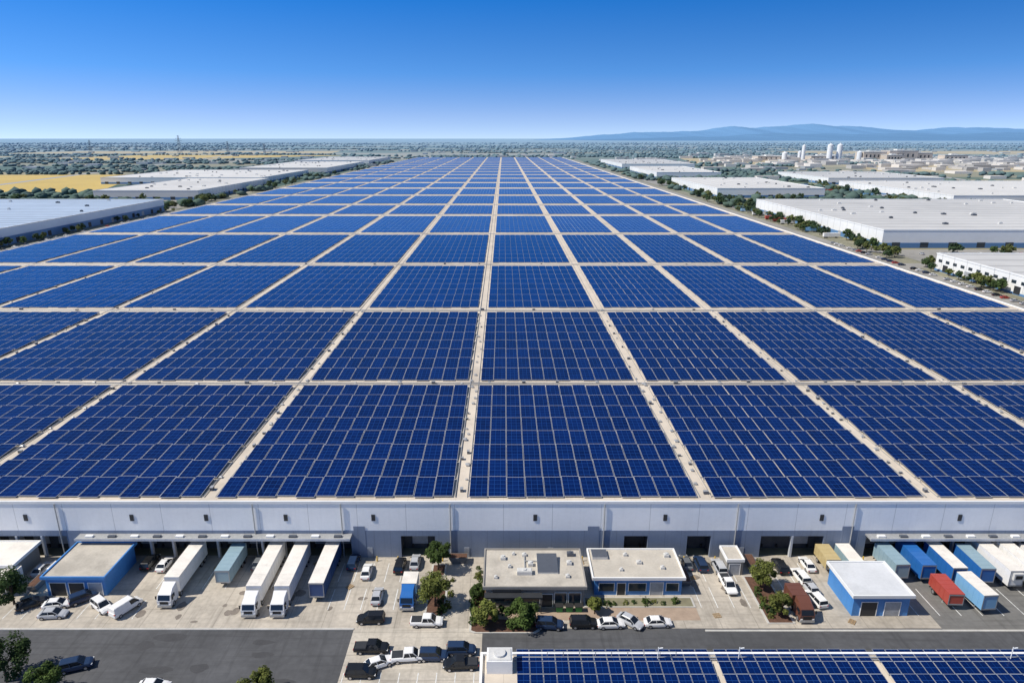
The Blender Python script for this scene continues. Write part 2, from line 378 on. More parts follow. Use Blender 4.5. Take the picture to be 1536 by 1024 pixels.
# ------------------------------------------------------------------ solar arrays
gx=[-300.5,-252,-203,-154,-105,-55.6,-8.0,38.2,81,123,163,204.5]
gy=[111.2,172.7,254.5,354,473.5,592.6,690]
while gy[-1]<2420: gy.append(min(2428,gy[-1]+116))
NC,NR=12,8
def table(mb,x0,x1,y0,y1,zl,zh,th=.07):
    i=len(mb.v)
    mb.v+=[(x0,y0,zl-th),(x1,y0,zl-th),(x1,y1,zh-th),(x0,y1,zh-th),(x0,y0,zl),(x1,y0,zl),(x1,y1,zh),(x0,y1,zh)]
    fs=[(4,5,6,7),(0,3,2,1),(0,1,5,4),(1,2,6,5),(2,3,7,6),(3,0,4,7)]
    mb.uv[len(mb.f)]=[(0,0),(1,0),(1,1),(0,1)]
    mb.f+=[tuple(i+k for k in f) for f in fs]; mb.m+=[0,1,1,1,1,1]
HG=[.55,2.4,4.4,5.5,7,8.5,10,11,12,13]
for r in range(len(gy)-1):
    hg=HG[min(r,9)]; hg2=HG[min(r+1,9)]
    y0=gy[r]+hg; y1=gy[r+1]-hg2
    for c in range(len(gx)-1):
        ext=.25*min(r,4)
        x0=gx[c]+1.5+ext; x1=gx[c+1]-1.5-ext
        dx=(x1-x0)/NC; dy=(y1-y0)/NR
        near=(r==0 and 4<=c<=8) or (r==1 and 3<=c<=8)
        zl=ZR+.34; zh=zl+(.42 if r<2 else .22 if r<4 else .06)
        arr=ob('solar_array',None,loc=(x0,y0,0),label='block of deep blue solar panels on the pale warehouse roof',cat='solar panels',group='solar panel blocks on the warehouse roof')
        gapy=.3 if r<2 else .42 if r<4 else .7
        sd_=(c-6)*.022  # panels follow the roof fall: neighbours step a little
        jy=[(.30 if i%2 else -.05)*(1 if c<6 else .6)+random.uniform(-.16,.16) for i in range(NC)]
        if r>=4: jy=[q_*1.6 for q_ in jy]
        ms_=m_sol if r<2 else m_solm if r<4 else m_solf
        if near:
            tb=MB(); table(tb,0,dx-.13,0,dy-gapy,zl,zh); me=tb.mesh('solar_panel',[ms_,m_alu])
            for i in range(NC):
                for j in range(NR): ob('solar_panel',me,arr,loc=(i*dx+random.uniform(-.03,.03),j*dy+jy[i]+random.uniform(-.06,.06),random.uniform(-.04,.04)))
        else:
            tb=MB()
            for i in range(NC):
                for j in range(NR):
                    zz=random.uniform(-.04,.04)
                    table(tb,i*dx,(i+1)*dx-.13,j*dy+jy[i],(j+1)*dy-gapy+jy[i],zl+zz,zh+zz)
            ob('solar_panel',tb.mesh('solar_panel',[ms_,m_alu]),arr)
        if r<4:
            rk=MB()
            for j in range(NR):
                for yy,zz in ((j*dy+.6,zl-.12),((j+1)*dy-1.1,zh-.18)):
                    rk.box(-.25,x1-x0+.1,yy-.06,yy+.06,zz-.1,zz)
                    if r<2:
                        for i in range(NC+1):
                            rk.box(i*dx-.12,i*dx-.02,yy-.05,yy+.05,ZR-.0,zz-.1)
            ob('mounting_rack',rk.mesh('mounting_rack',[m_steel]),arr)
vm=MB().box(-.35,.35,-.35,.35,0,.35,0).hexa([(-.5,-.5,.42),(.5,-.5,.42),(.5,.5,.42),(-.5,.5,.42)],[(-.2,-.2,.62),(.2,-.2,.62),(.2,.2,.62),(-.2,.2,.62)],1).cyl((0,0,.3),(0,0,.45),.2,n=8).mesh('roof_vent',[m_hvac,m_steel])
vb=MB().box(-.5,.5,-.3,.3,.1,.75,0).box(-.55,.55,-.35,.35,.75,.8,1).box(-.4,-.3,-.3,.3,0,.1,1).box(.3,.4,-.3,.3,0,.1,1).mesh('junction_box',[m_dunit,m_steel])
cnt=0
for r in range(4):
    for c in range(1,11):
        X=gx[c]; lim=gy[r+1]*.95+10
        if abs(X)>lim: continue
        y=gy[r]+2+random.random()*2
        while y<gy[r+1]-1 and cnt<215:
            k=random.random()<.55
            ob('roof_vent' if k else 'junction_box',vm if k else vb,loc=(X+random.choice((-.7,.6,.1))+random.uniform(-.2,.2),y,ZR),rz=random.choice((0,1.57)),
               label='small grey roof vent on the walkway' if k else 'small dark electrical box on the roof walkway',cat='roof vent' if k else 'electrical box',group='vents and boxes along the roof walkways',scale=random.uniform(.5,.95))
            cnt+=1; y+=random.uniform(2.5,6.5)*(1+r*.9)
for r in (1,2,3):
    x=-gy[r]*.9
    while x<min(200,gy[r]*.9) :
        k=random.random()<.4
        ob('roof_vent' if k else 'junction_box',vm if k else vb,loc=(x,gy[r]+random.uniform(-.8,1.2),ZR),rz=0,
           label='small grey roof vent on the walkway' if k else 'small dark electrical box on the roof walkway',cat='roof vent' if k else 'electrical box',group='vents and boxes along the roof walkways',scale=random.uniform(.6,1.2))
        x+=random.uniform(6,14)*r
for c in range(1,11):
    ob('conduit_pipe',MB().cyl((gx[c]-1.1,112,ZR+.2),(gx[c]-1.1,2420,ZR+.2),.09,n=6).cyl((gx[c]+1.15,112,ZR+.15),(gx[c]+1.15,2420,ZR+.15),.06,n=6).mesh('conduit_pipe',[m_steel]),label='long grey cable conduit along the roof walkway',cat='pipe',group='cable conduits on the roof')
for r in range(1,8):
    ob('conduit_pipe',MB().cyl((-299,gy[r]-.9,ZR+.25),(203,gy[r]-.9,ZR+.25),.12,n=6).box(-299,203,gy[r]+.3,gy[r]+.55,ZR+.1,ZR+.3).mesh('conduit_pipe',[m_steel]),label='grey cable tray crossing the roof between panel blocks',cat='pipe',group='cable conduits on the roof')
# ------------------------------------------------------------------ other warehouses
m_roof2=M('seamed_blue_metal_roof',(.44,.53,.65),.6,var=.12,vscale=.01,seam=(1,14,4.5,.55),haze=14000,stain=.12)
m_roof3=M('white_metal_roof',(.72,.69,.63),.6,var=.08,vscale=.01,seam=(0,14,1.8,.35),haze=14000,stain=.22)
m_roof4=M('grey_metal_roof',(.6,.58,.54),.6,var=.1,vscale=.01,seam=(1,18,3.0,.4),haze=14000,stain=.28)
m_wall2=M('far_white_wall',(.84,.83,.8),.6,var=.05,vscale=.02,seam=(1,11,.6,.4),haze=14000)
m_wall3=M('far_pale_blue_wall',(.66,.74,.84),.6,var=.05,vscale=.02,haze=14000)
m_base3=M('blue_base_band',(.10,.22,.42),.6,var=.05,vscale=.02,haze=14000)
def ware(x0,x1,y0,y1,h,rm,wm,label,doorside='l',band=.3):
    e=ob('warehouse',None,loc=((x0+x1)/2,y0,0),label=label,cat='warehouse'); rl=((x0+x1)/2,y0,0)
    part('wall',MB().box(x0,x1,y0,y1,0,h-.3),[wm],e,rel=rl)
    part('roof',MB().box(x0+.5,x1-.5,y0+.5,y1-.5,h-.3,h-.05),[rm],e,rel=rl)
    pr=MB()
    for a in ((x0-.2,x1+.2,y0-.2,y0+.5),(x0-.2,x1+.2,y1-.5,y1+.2),(x0-.2,x0+.5,y0+.5,y1-.5),(x1-.5,x1+.2,y0+.5,y1-.5)): pr.box(a[0],a[1],a[2],a[3],h-.3,h+.5)
    part('parapet',pr,[m_wall2],e,rel=rl)
    xs=x0 if doorside=='l' else x1; s=-1 if doorside=='l' else 1
    part('wall_band',MB().box(min(xs,xs+s*.08),max(xs,xs+s*.08),y0,y1,0,h*band).box(x0,x1,y0-.08,y0,0,h*band),[m_base3],e,rel=rl)
    n=int((y1-y0)/18)
    for k in range(n):
        yy=y0+(k+.5)*(y1-y0)/n
        part('dock_door',MB().box(min(xs,xs+s*.15),max(xs,xs+s*.15),yy-2.2,yy+2.2,.4,4.4),[m_blackg if k%3 else m_door],e,rel=rl)
    n=int((x1-x0)/20)
    for k in range(n):
        xx=x0+(k+.5)*(x1-x0)/n
        part('window',MB().box(xx-3,xx+3,y0-.12,y0,.5,4.2),[m_winglass],e,rel=rl)
    for k in range(min(70,int((y1-y0)*(x1-x0)/2200))):
        ax=random.uniform(x0+10,x1-10); ay=random.uniform(y0+10,y1-10); q=random.uniform(1.0,2.2)
        part('rooftop_unit',MB().box(ax-q,ax+q,ay-q*.7,ay+q*.7,h-.05,h+1.3).cyl((ax,ay,h+1.3),(ax,ay,h+1.6),.7,n=8),[m_hvac if k%3 else m_dunit],e,rel=rl)
    return e,rl
ware(-640,-373,300,745,12.5,m_roof2,m_wall3,'long low warehouse with blue-grey ribbed roof and bluish walls','r',.5)
ware(-530,-394,880,1150,12,m_roof3,m_wall2,'white warehouse with bright flat roof','r')
ware(-700,-420,1190,1480,11,m_roof3,m_wall2,'pale flat-roofed warehouse by trees','r')
ware(-590,-395,1540,1950,13,m_roof3,m_wall2,'distant long white warehouse','r')
ware(-620,-400,2050,2450,13,m_roof4,m_wall2,'distant long pale warehouse','r')
ware(276,545,486,740,13,m_roof4,m_wall2,'large white warehouse with pale seamed flat roof')
ware(286,430,911,1165,12.5,m_roof3,m_wall2,'white flat-roofed warehouse with trees along its wall')
ware(303,430,1356,1650,12,m_roof3,m_wall2,'distant white warehouse by service road')
ware(310,500,1800,2200,12,m_roof4,m_wall2,'distant pale flat warehouse')
ware(530,900,800,1080,12,m_roof3,m_wall2,'wide white warehouse among trees')
ware(600,1000,640,770,11,m_roof3,m_wall2,'wide pale warehouse behind trees')
ware(560,760,1180,1400,11,m_roof4,m_wall2,'pale warehouse beside lorry park')
e,rl=ware(263,420,305,402,10,m_roof4,m_wall2,'white two-storey office warehouse with rows of windows',band=.12)
for k in range(14):
    yy=309+k*6.7
    part('window',MB().box(262.85,263,yy,yy+3.2,5.6,7.2),[m_winglass],e,rel=rl)
# ------------------------------------------------------------------ trees
def tree_parts(seed,h,r,nleaf,leaf,squash=.85,core=False):
    q=np.random.default_rng(seed)
    tr=MB(); th=h*.45
    tr.cyl((0,0,0),(.1,0,th),.05*h*.6,.03*h*.6,8)
    cz=h-r*squash
    cen=[]
    nc=18
    for k in range(nc):
        a=q.uniform(0,6.28); u=q.uniform(-.75,1); rr=math.sqrt(max(0,1-u*u))*q.uniform(.4,.95)
        cen.append((rr*r*math.cos(a),rr*r*math.sin(a),cz+u*r*squash*.8))
    for c in cen[:7]: tr.cyl((.08,0,th*.85),(c[0]*.8,c[1]*.8,c[2]),.018*h,.006*h,5)
    cr=MB()
    cenA=np.array(cen); rad=q.uniform(.2,.42,nc)*r
    idx=q.integers(0,nc,nleaf); d=q.normal(size=(nleaf,3)); d/=np.linalg.norm(d,axis=1)[:,None]
    P=cenA[idx]+d*(rad[idx]*q.uniform(.5,1.18,nleaf))[:,None]
    nrm=d+np.array([0,0,.5])+q.normal(size=(nleaf,3))*.45; nrm/=np.linalg.norm(nrm,axis=1)[:,None]
    a=np.cross(nrm,q.normal(size=(nleaf,3))); a/=np.linalg.norm(a,axis=1)[:,None]
    bb=np.cross(nrm,a)
    s=leaf*q.uniform(.6,1.3,nleaf)[:,None]
    A=a*s;B=bb*s*.7
    for i in range(nleaf):
        p=P[i];o=len(cr.v); cr.v+=[tuple(p-A[i]),tuple(p-B[i]),tuple(p+A[i]),tuple(p+B[i])]; cr.f.append((o,o+1,o+2,o+3)); cr.m.append(0)
    return tr,cr
def near_tree(X,Y,h,r,mat,label,seed,n=4200,leaf=.19):
    e=ob('tree',None,loc=(X,Y,0.06),label=label,cat='tree')
    tr,cr=tree_parts(seed,h,r,n,leaf)
    ob('trunk',tr.mesh('trunk',[m_bark],True),e); ob('crown',cr.mesh('crown',[mat]),e)
NT_=[(-84.5,97,6.5,3.3,m_leafC,'dark green tree beside parked cars'),(-12.1,106.3,6.0,2.3,m_leafA,'olive tree in the yard near the wall'),(-11.7,96.3,6.4,2.9,m_leafB,'olive green tree on a planting strip'),
 (-73.5,79.8,7.2,3.6,m_leafC,'dark green tree by the asphalt'),(-66,77,5,2.6,m_leafA,'green tree at the road edge'),(-35,76.6,4.4,2.4,m_leafB,'round green tree by the driveway'),
 (-2.8,91.8,4.2,2.1,m_leafB,'small olive tree on a kerbed island'),(3,91.6,4.5,2.6,m_leafA,'bushy green tree before the office'),(46,101.5,5,2.2,m_leafB,'yellow-green tree on a planting strip'),
 (46.5,94,4,1.9,m_leafB,'small yellow-green tree on mulch strip'),(-4.5,98,3,1.3,m_leafA,'small shrub tree beside the office'),(15.4,94.5,3,1.1,m_leafB,'small ornamental tree by the office path')]
for i,a in enumerate(NT_): near_tree(*a,seed=20+i)
bmsh=[]
for k in range(3):
    tr,cr=tree_parts(80+k,1.2,.75,260,.14); bmsh.append(cr.mesh('shrub',[(m_leafA,m_leafB,m_leafC)[k]]))
SH=[(-4.8,92+i*1.6) for i in range(6)]+[(14.6+i*1.5,96.8) for i in range(4)]+[(21+i*1.7,97.2) for i in range(6)]+[(44.8+.6*(i%2),93.5+i*1.4) for i in range(6)]+[(-2+i*1.6,95) for i in range(4)]+[(-11+.8*(i%3),93.5+i*1.2) for i in range(9)]+[(-4.6+.5*(i%2),101.8+i*1.2) for i in range(5)]
for i,(x,y) in enumerate(SH):
    ob('shrub',bmsh[i%3],loc=(x+random.uniform(-.3,.3),y+random.uniform(-.3,.3),-.1),rz=random.random()*6,scale=random.uniform(.6,1.3),label='low clipped green shrub in a planting bed',cat='shrub',group='shrubs in planting beds')
tm=[]
for k in range(6):
    tr,cr=tree_parts(100+k,9,4.0,900,.6)
    i=len(tr.v); tr.v+=cr.v; tr.f+=[tuple(a+i for a in f) for f in cr.f]; tr.m+=[1]*len(cr.f)
    tm.append(tr.mesh('tree',[m_bark,(m_leafA,m_leafC,m_leafB,m_leafC,m_leafA,m_leafB)[k]]))
tp=[]
def row(x0,x1,y0,y1,n,s0=.6,s1=1.1):
    for k in range(n): tp.append((random.uniform(x0,x1),random.uniform(y0,y1),random.uniform(s0,s1)))
row(256,262,280,402,24,.35,.85); row(256,272,402,486,18,.4,1.0); row(256,274,486,745,38,.4,.95); row(209,215,270,700,24,.2,.5); row(256,284,745,905,20,.7,1.2); row(262,282,920,1400,20,.7,1.2)
row(-370,-360,430,745,20,.4,.9); row(-322,-308,420,760,12,.3,.6); row(-385,-360,760,900,16,.8,1.2); row(-390,-362,900,1500,20,.7,1.2)
row(430,560,745,800,18,.8,1.3); row(290,520,800,905,18,.6,1.1); row(300,420,424,484,12,.5,.9); row(430,530,905,1150,14,.8,1.3)
row(-700,-380,800,872,20,.8,1.3)
for i,(x,y,s) in enumerate(tp[:297]):
    ob('tree',tm[i%6],loc=(x,y,0),rz=random.random()*6.28,scale=(s,s,s*random.uniform(.85,1.15)),label='leafy green tree beside the estate road',cat='tree',group='trees around the warehouses')
bm=bmesh.new(); bmesh.ops.create_icosphere(bm,subdivisions=1,radius=1); iv=np.array([v.co[:] for v in bm.verts]); iff=np.array([[v.index for v in f.verts] for f in bm.faces]); bm.free()
def blobs(name,pts,mat,label):
    n=len(pts); P=np.array(pts)
    V=iv[None]*(1+rng.uniform(-.3,.3,(n,len(iv),1)))*np.stack([P[:,2],P[:,2],P[:,3]],1)[:,None,:]
    V[:,:,0]+=P[:,0,None]; V[:,:,1]+=P[:,1,None]; V[:,:,2]+=P[:,3,None]*.8
    F=iff[None]+(np.arange(n)*len(iv))[:,None,None]
    me=bpy.data.meshes.new(name); me.from_pydata(V.reshape(-1,3).tolist(),[],F.reshape(-1,3).tolist()); me.materials.append(mat)
    me.polygons.foreach_set('use_smooth',[True]*len(me.polygons)); me.update()
    ob(name,me,kind='stuff',label=label)
excl=[(-310,215,0,2440),(-650,-365,290,760),(-535,-385,870,1160),(-705,-415,1180,1490),(-600,-390,1530,1960),(-625,-395,2040,2460),(255,555,290,750),(280,435,900,1170),(300,435,1350,1660),(305,505,1790,2210),(525,905,790,1090),(595,1005,630,780),(555,765,1170,1410),(-1350,-590,985,1500),(-1750,-700,2500,3250),(600,1150,2100,2750),(-3000,-2000,2400,3100),(-2600,-900,3500,4300),(1500,3500,3400,4300),(900,1900,1600,2050),(215,262,0,2500),(-360,-320,0,2500)]
def ok(x,y): return not any(a<x<b_ and c<y<d for a,b_,c,d in excl)
pts=[];clus=[]
while len(clus)<430:
    d=math.exp(random.uniform(math.log(750),math.log(11000))); x=random.uniform(-1,1)*d*.95
    clus.append((x,d,random.uniform(.04,.24)*d,random.uniform(.002,.009)*d,random.uniform(-.1,.1)))
for cx,cy,wx,wy,an in clus:
    for k in range(48):
        u=random.gauss(0,.5)*wx; v=random.gauss(0,.5)*wy
        x=cx+u*math.cos(an)-v*math.sin(an); yy=cy+u*math.sin(an)+v*math.cos(an)
        if yy<600 or not ok(x,yy): continue
        s=random.uniform(3,7)*(1+yy/5000); pts.append((x,yy,s,s*random.uniform(.5,.75)/(1+yy/7000)))
for fx0,fx1,fy0,fy1 in ((-1350,-590,985,1500),(-1750,-700,2500,3250),(600,1150,2100,2750),(-3000,-2000,2400,3100)):
    for k in range(150):
        s=random.uniform(4,8); x=random.uniform(fx0,fx1)
        pts.append((x,random.choice((fy0-8,fy1+12))+random.uniform(-6,6),s,s*.7))
pts=[p for p in pts if not(-310<p[0]<215 and p[1]<2440) and not any(a<p[0]<b_ and c<p[1]<d for a,b_,c,d in excl[1:13])]
blobs('distant_woodland',pts,m_wood,'hazy belts of green trees across the plain')
def town(name,n,fn,mat,label,w0,w1,h0,h1):
    mb=MB(); k_=0
    while k_<n:
        x,y=fn()
        if y<1250 or any(a<x<b_ and c<y<d for a,b_,c,d in excl[:13]+excl[20:]): continue
        k=1+y/9000; w=random.uniform(w0,w1)*k; l=random.uniform(w0,w1)*.8*k; h=random.uniform(h0,h1)
        mb.box(x-w,x+w,y-l,y+l,0,h); k_+=1
    ob(name,mb.mesh(name,[mat]),kind='stuff',label=label)
town('distant_town',420,lambda:((lambda y:(random.uniform(-1,1)*y*.9,y))(math.exp(random.uniform(math.log(1700),math.log(12000))))),M('distant_town_walls',(.38,.37,.35),.8,var=.1,island=.3,haze=5500),'distant scatter of pale houses and sheds',6,16,3.5,6)
town('distant_industrial_district',560,lambda:(random.gauss(1380,420),random.gauss(2350,380)),M('district_walls',(.55,.49,.42),.8,var=.1,island=.35,haze=8000),'dense cluster of small white and tan industrial buildings',6,22,4,11)
m_beige=M('beige_factory',(.62,.5,.38),.8,var=.1,haze=12000); m_silo=M('silo_white',(.85,.84,.82),.6,var=.05,haze=14000)
def silo(X,Y,r,h):
    e=ob('silo',None,loc=(X,Y,0),label='tall white cylindrical silo at a distant factory',cat='silo',group='silos at the distant factory')
    ob('tank',MB().cyl((0,0,0),(0,0,h),r,n=20).mesh('tank',[m_silo],False),e)
    ob('top',MB().cyl((0,0,h),(0,0,h+r*.4),r*1.0,r*.2,n=20).cyl((0,0,h+r*.4),(0,0,h+r*.7),r*.2,n=8).mesh('top',[m_silo]),e)
for X,Y,r,h in ((1040,2400,6,52),(1140,2420,9,54),(1176,2425,9,54),(1070,2500,6,30),(1250,2430,8,30),(1000,2460,9,26)): silo(X,Y,r,h)
for X,Y,w,l,h in ((1300,2450,40,30,30),(1400,2450,50,30,34),(1480,2480,40,30,26),(1120,2450,40,25,16),(1350,2400,30,20,20),(960,2500,50,30,14),(1560,2400,40,20,20)):
    e=ob('factory_building',None,loc=(X,Y,0),label='beige block-shaped factory building in the distance',cat='factory')
    ob('wall',MB().box(-w,w,-l,l,0,h).mesh('wall',[m_beige]),e)
    ob('roof',MB().box(-w-.5,w+.5,-l-.5,l+.5,h,h+1).box(-w*.3,w*.2,-l*.4,l*.4,h+1,h+5).mesh('roof',[m_roof3]),e)
    for k in range(5): ob('window',MB().box(-w*.8+k*w*.35,-w*.8+k*w*.35+5,-l-.2,-l,h*.4,h*.7).mesh('window',[m_winglass]),e)
m_pyl=M('pylon_steel',(.16,.2,.25),.7,var=.1)
def pylon(X,Y,h):
    mb=MB(); b_=h*.09
    c=[(-b_,-b_),(b_,-b_),(b_,b_),(-b_,b_)]
    for (x,y_) in c: mb.cyl((x,y_,0),(x*.12,y_*.12,h),.7,.4,5)
    for k in range(7):
        z0=h*k/8;z1=h*(k+1)/8;s0=1-.88*z0/h;s1=1-.88*z1/h
        for i in range(4):
            j=(i+1)%4; mb.cyl((c[i][0]*s0,c[i][1]*s0,z0),(c[j][0]*s1,c[j][1]*s1,z1),.3,n=4)
    arms=MB()
    for z_,w in ((h*.72,h*.2),(h*.85,h*.16),(h*.96,h*.1)):
        arms.cyl((-w,0,z_),(w,0,z_),.45,n=5).cyl((-w,0,z_),(0,0,z_+h*.05),.3,n=4).cyl((w,0,z_),(0,0,z_+h*.05),.3,n=4)
    e=ob('transmission_tower',None,loc=(X,Y,0),label='grey lattice electricity pylon standing in fields',cat='pylon',group='electricity pylons')
    ob('lattice_mast',mb.mesh('lattice_mast',[m_pyl]),e); ob('cross_arm',arms.mesh('cross_arm',[m_pyl]),e)
pylon(-1540,3300,88); pylon(-1390,3500,60); pylon(-2500,4200,65); pylon(-1240,3600,50)
# ------------------------------------------------------------------ small yard buildings
def shed(X0,X1,Y0,Y1,h,roofm,wallm,fascia,label,cat,opens,windows=None,over=.5):
    e=ob('building',None,loc=(X0,Y0,0),label=label,cat=cat); rl=(X0,Y0,0)
    part('wall',MB().box(X0,X1,Y0,Y1,0.06,h-.35),[wallm],e,rel=rl)
    part('roof',MB().box(X0-over,X1+over,Y0-over,Y1+over,h-.35,h,1,0),[roofm,fascia],e,rel=rl)
    pm=MB(); o=over
    for a in ((X0-o,X1+o,Y0-o,Y0-o+.25),(X0-o,X1+o,Y1+o-.25,Y1+o),(X0-o,X0-o+.25,Y0-o+.25,Y1+o-.25),(X1+o-.25,X1+o,Y0-o+.25,Y1+o-.25)): pm.box(*a,h,h+.22)
    part('parapet',pm,[fascia],e,rel=rl)
    for a,b_,z0,z1,kind in opens:
        mt={'door':m_blackg,'window':m_winglass,'roller_door':m_door}[kind]
        part(kind,MB().box(a,b_,Y0-.08,Y0-.002,z0,z1),[mt],e,rel=rl)
        part('frame',MB().box(a-.1,a,Y0-.12,Y0-.002,z0,z1+.1).box(b_,b_+.1,Y0-.12,Y0-.002,z0,z1+.1).box(a,b_,Y0-.12,Y0-.002,z1,z1+.1),[m_parap],e,rel=rl)
    return e,rl
def hv(e,rl,x,y,z,w,l,h,mt=None):
    part('rooftop_unit',MB().box(x,x+w,y,y+l,z,z+h).box(x+.1,x+w-.1,y+.1,y+l-.1,z+h,z+h+.08).cyl((x+w/2,y+l/2,z+h+.08),(x+w/2,y+l/2,z+h+.22),min(w,l)*.3,n=12),[mt or m_hvac],e,rel=rl)
e,rl=shed(-80,-69.7,99.2,109,4,m_flatroof,m_blue,m_blue,'blue shed with grey-white flat roof and open bays','shed',[(-79.3,-76.6,.1,2.7,'door'),(-76,-73.4,.1,2.7,'door'),(-72.6,-70.3,.1,2.7,'roller_door')])
e,rl=shed(-103,-88,102.5,109.3,4,m_wroof,m_tan,m_parap,'pale flat-roofed shed beside the warehouse wall','shed',[(-98,-94,.1,3,'door')])
e,rl=shed(-3,13.7,96.3,106.4,4.2,m_flatroof,m_tan,m_tan,'grey-beige single-storey office with flat gravel roof and dark glazing','office',
   [(-2.2,2.2,.8,2.9,'window'),(2.6,6.2,.8,2.9,'window'),(6.6,8.4,.1,2.6,'door'),(8.8,10.8,.8,2.9,'window'),(11.2,13.2,.8,2.9,'window')])
part('canopy',MB().box(-3.2,6.6,94.4,95.75,3.1,3.35).box(-3.1,-2.95,94.5,94.65,.06,3.1).box(6.3,6.45,94.5,94.65,.06,3.1),[m_blackg],e,'dark entrance canopy',rel=rl)
for a in ((2.4,99.2,2.6,1.2,.7),(-.5,103.5,.9,.9,.5),(11.3,102,.9,.9,.5),(3.4,104.6,.8,.7,.4),(10.8,98.4,.7,.7,.4),(.8,101.2,.6,.6,.4),(4.4,101.6,.9,.9,.6),(-1.6,98.2,.6,.6,.35),(11.6,104.6,1.2,.9,.6),(1.6,105,.5,.5,.35)):
    hv(e,rl,a[0],a[1],4.2,a[2],a[3],a[4],m_dunit if a[0]>11 and a[1]>104 else m_hvac)
part('vent_duct',MB().box(3.7,3.9,100.4,104.6,4.25,4.45).box(3.9,6,103,103.2,4.25,4.45),[m_steel],e,rel=rl)
part('skylight',MB().hexa([(6.0,99.6,4.2),(9.6,99.6,4.2),(9.6,104.4,4.2),(6.0,104.4,4.2)],[(6.0,99.6,4.5),(9.6,99.6,4.5),(9.6,104.4,5.1),(6.0,104.4,5.1)],0,1),[m_hvac,m_dunit],e,'dark sloping panel unit on the roof',rel=rl)
part('sign',MB().box(-1.8,3.0,95.62,95.74,3.45,4.0),[m_blackg],e,rel=rl)
e,rl=shed(16,31.3,99.4,107.2,3.7,m_flatroof,m_blue,m_parap,'small blue office with white trim and flat grey roof','office',
   [(16.8,19.4,.9,2.5,'window'),(20,21.4,.1,2.5,'door'),(22,25,.9,2.5,'window'),(25.8,28,.1,2.6,'roller_door'),(28.6,30.7,.9,2.5,'window')])
part('rooftop_unit',MB().box(16.2,19,104.5,107,3.7,4.2,0,1),[m_hvac,m_dunit],e,rel=rl)
for a in ((24,103,.9,.8,.4),(28,101.5,.7,.7,.4),(20.6,101,.6,.6,.35),(29.4,105,.9,.9,.5),(22,105.4,.7,.6,.4)): hv(e,rl,a[0],a[1],3.7,a[2],a[3],a[4])
e,rl=shed(58.6,68,94,102.6,4.2,m_paleroof,m_blue,m_white,'pale flat-roofed box building with blue walls beside trailers','shed',[(60,62.6,.1,2.8,'door'),(64,66.5,.1,2.8,'roller_door')])
e,rl=shed(41,44,105,109.2,3.2,m_flatroof,m_tan,m_parap,'small grey storage hut by the loading wall','shed',[(41.5,43.4,.1,2.4,'roller_door')],over=.15)
SH_=-.8
fb=ob('building',None,loc=(60,60+SH_,0),label='low white building with solar panels on its flat roof',cat='building'); rl=(60,60,0)
part('wall',MB().box(-3,125,40,76,0,8.6),[m_wall],fb,rel=rl)
part('roof',MB().box(-3,125,40,76,8.6,9),[m_roof],fb,rel=rl)
part('parapet',MB().box(-3.15,125,75.8,76.15,8.9,9.4).box(-3.15,-2.8,40,75.8,8.9,9.4),[m_parap],fb,rel=rl)
part('rooftop_unit',MB().box(-2.2,1.2,72.6,75.2,9,11,0).box(-2.0,1.0,72.8,75.0,11,11.12,1).cyl((-.5,73.9,11.1),(-.5,73.9,11.4),.8,n=14,mat=1).box(-2.25,-2.2,73,74.8,9.4,10.6,1),[m_white,m_hvac],fb,rel=rl)
rail=MB()
for k in range(9): rail.cyl((6+k*2.2,75.5,9),(6+k*2.2,75.5,10.0),.05,n=6)
rail.cyl((6,75.5,10),(23.6,75.5,10),.05,n=6); part('railing',rail,[m_steel],fb,rel=rl)
part('pipe',MB().cyl((1.4,75.3,9.25),(124,75.3,9.25),.12,n=8).cyl((1.4,74.95,9.2),(124,74.95,9.2),.07,n=8),[m_steel],fb,rel=rl)
tb=MB(); table(tb,0,1.68,0,2.12,9.3,9.42); me_s=tb.mesh('solar_panel',[m_sol2,m_alu])
for bx0,nb in ((1.8,15),(29.0,12),(51.0,12),(73.4,14)):
    arr=ob('solar_array',None,loc=(bx0,52+SH_,0),label='row block of blue solar panels on the nearer low roof',cat='solar panels',group='solar panel blocks on the nearer roof')
    for i in range(nb):
        for j in range(5): ob('solar_panel',me_s,arr,loc=(i*1.76,22.55-j*2.25+random.uniform(-.03,.03),random.uniform(-.01,.01)))
    rk=MB()
    for j in range(5): rk.box(0,nb*1.76,20.85+2.3-j*2.25-.6,20.95+2.3-j*2.25-.6,9.0,9.2)
    ob('mounting_rack',rk.mesh('mounting_rack',[m_steel]),arr)
for X in (21,69,32):
    ob('antenna_mast',MB().cyl((0,0,9),(0,0,11.2),.06,n=8).box(-.2,.2,-.2,.2,9,9.15).cyl((0,0,11.0),(.6,0,11.1),.08,n=6).mesh('antenna_mast',[m_white]),loc=(X,75+SH_,0),label='short white antenna mast at the roof edge',cat='antenna',group='masts on the nearer roof')
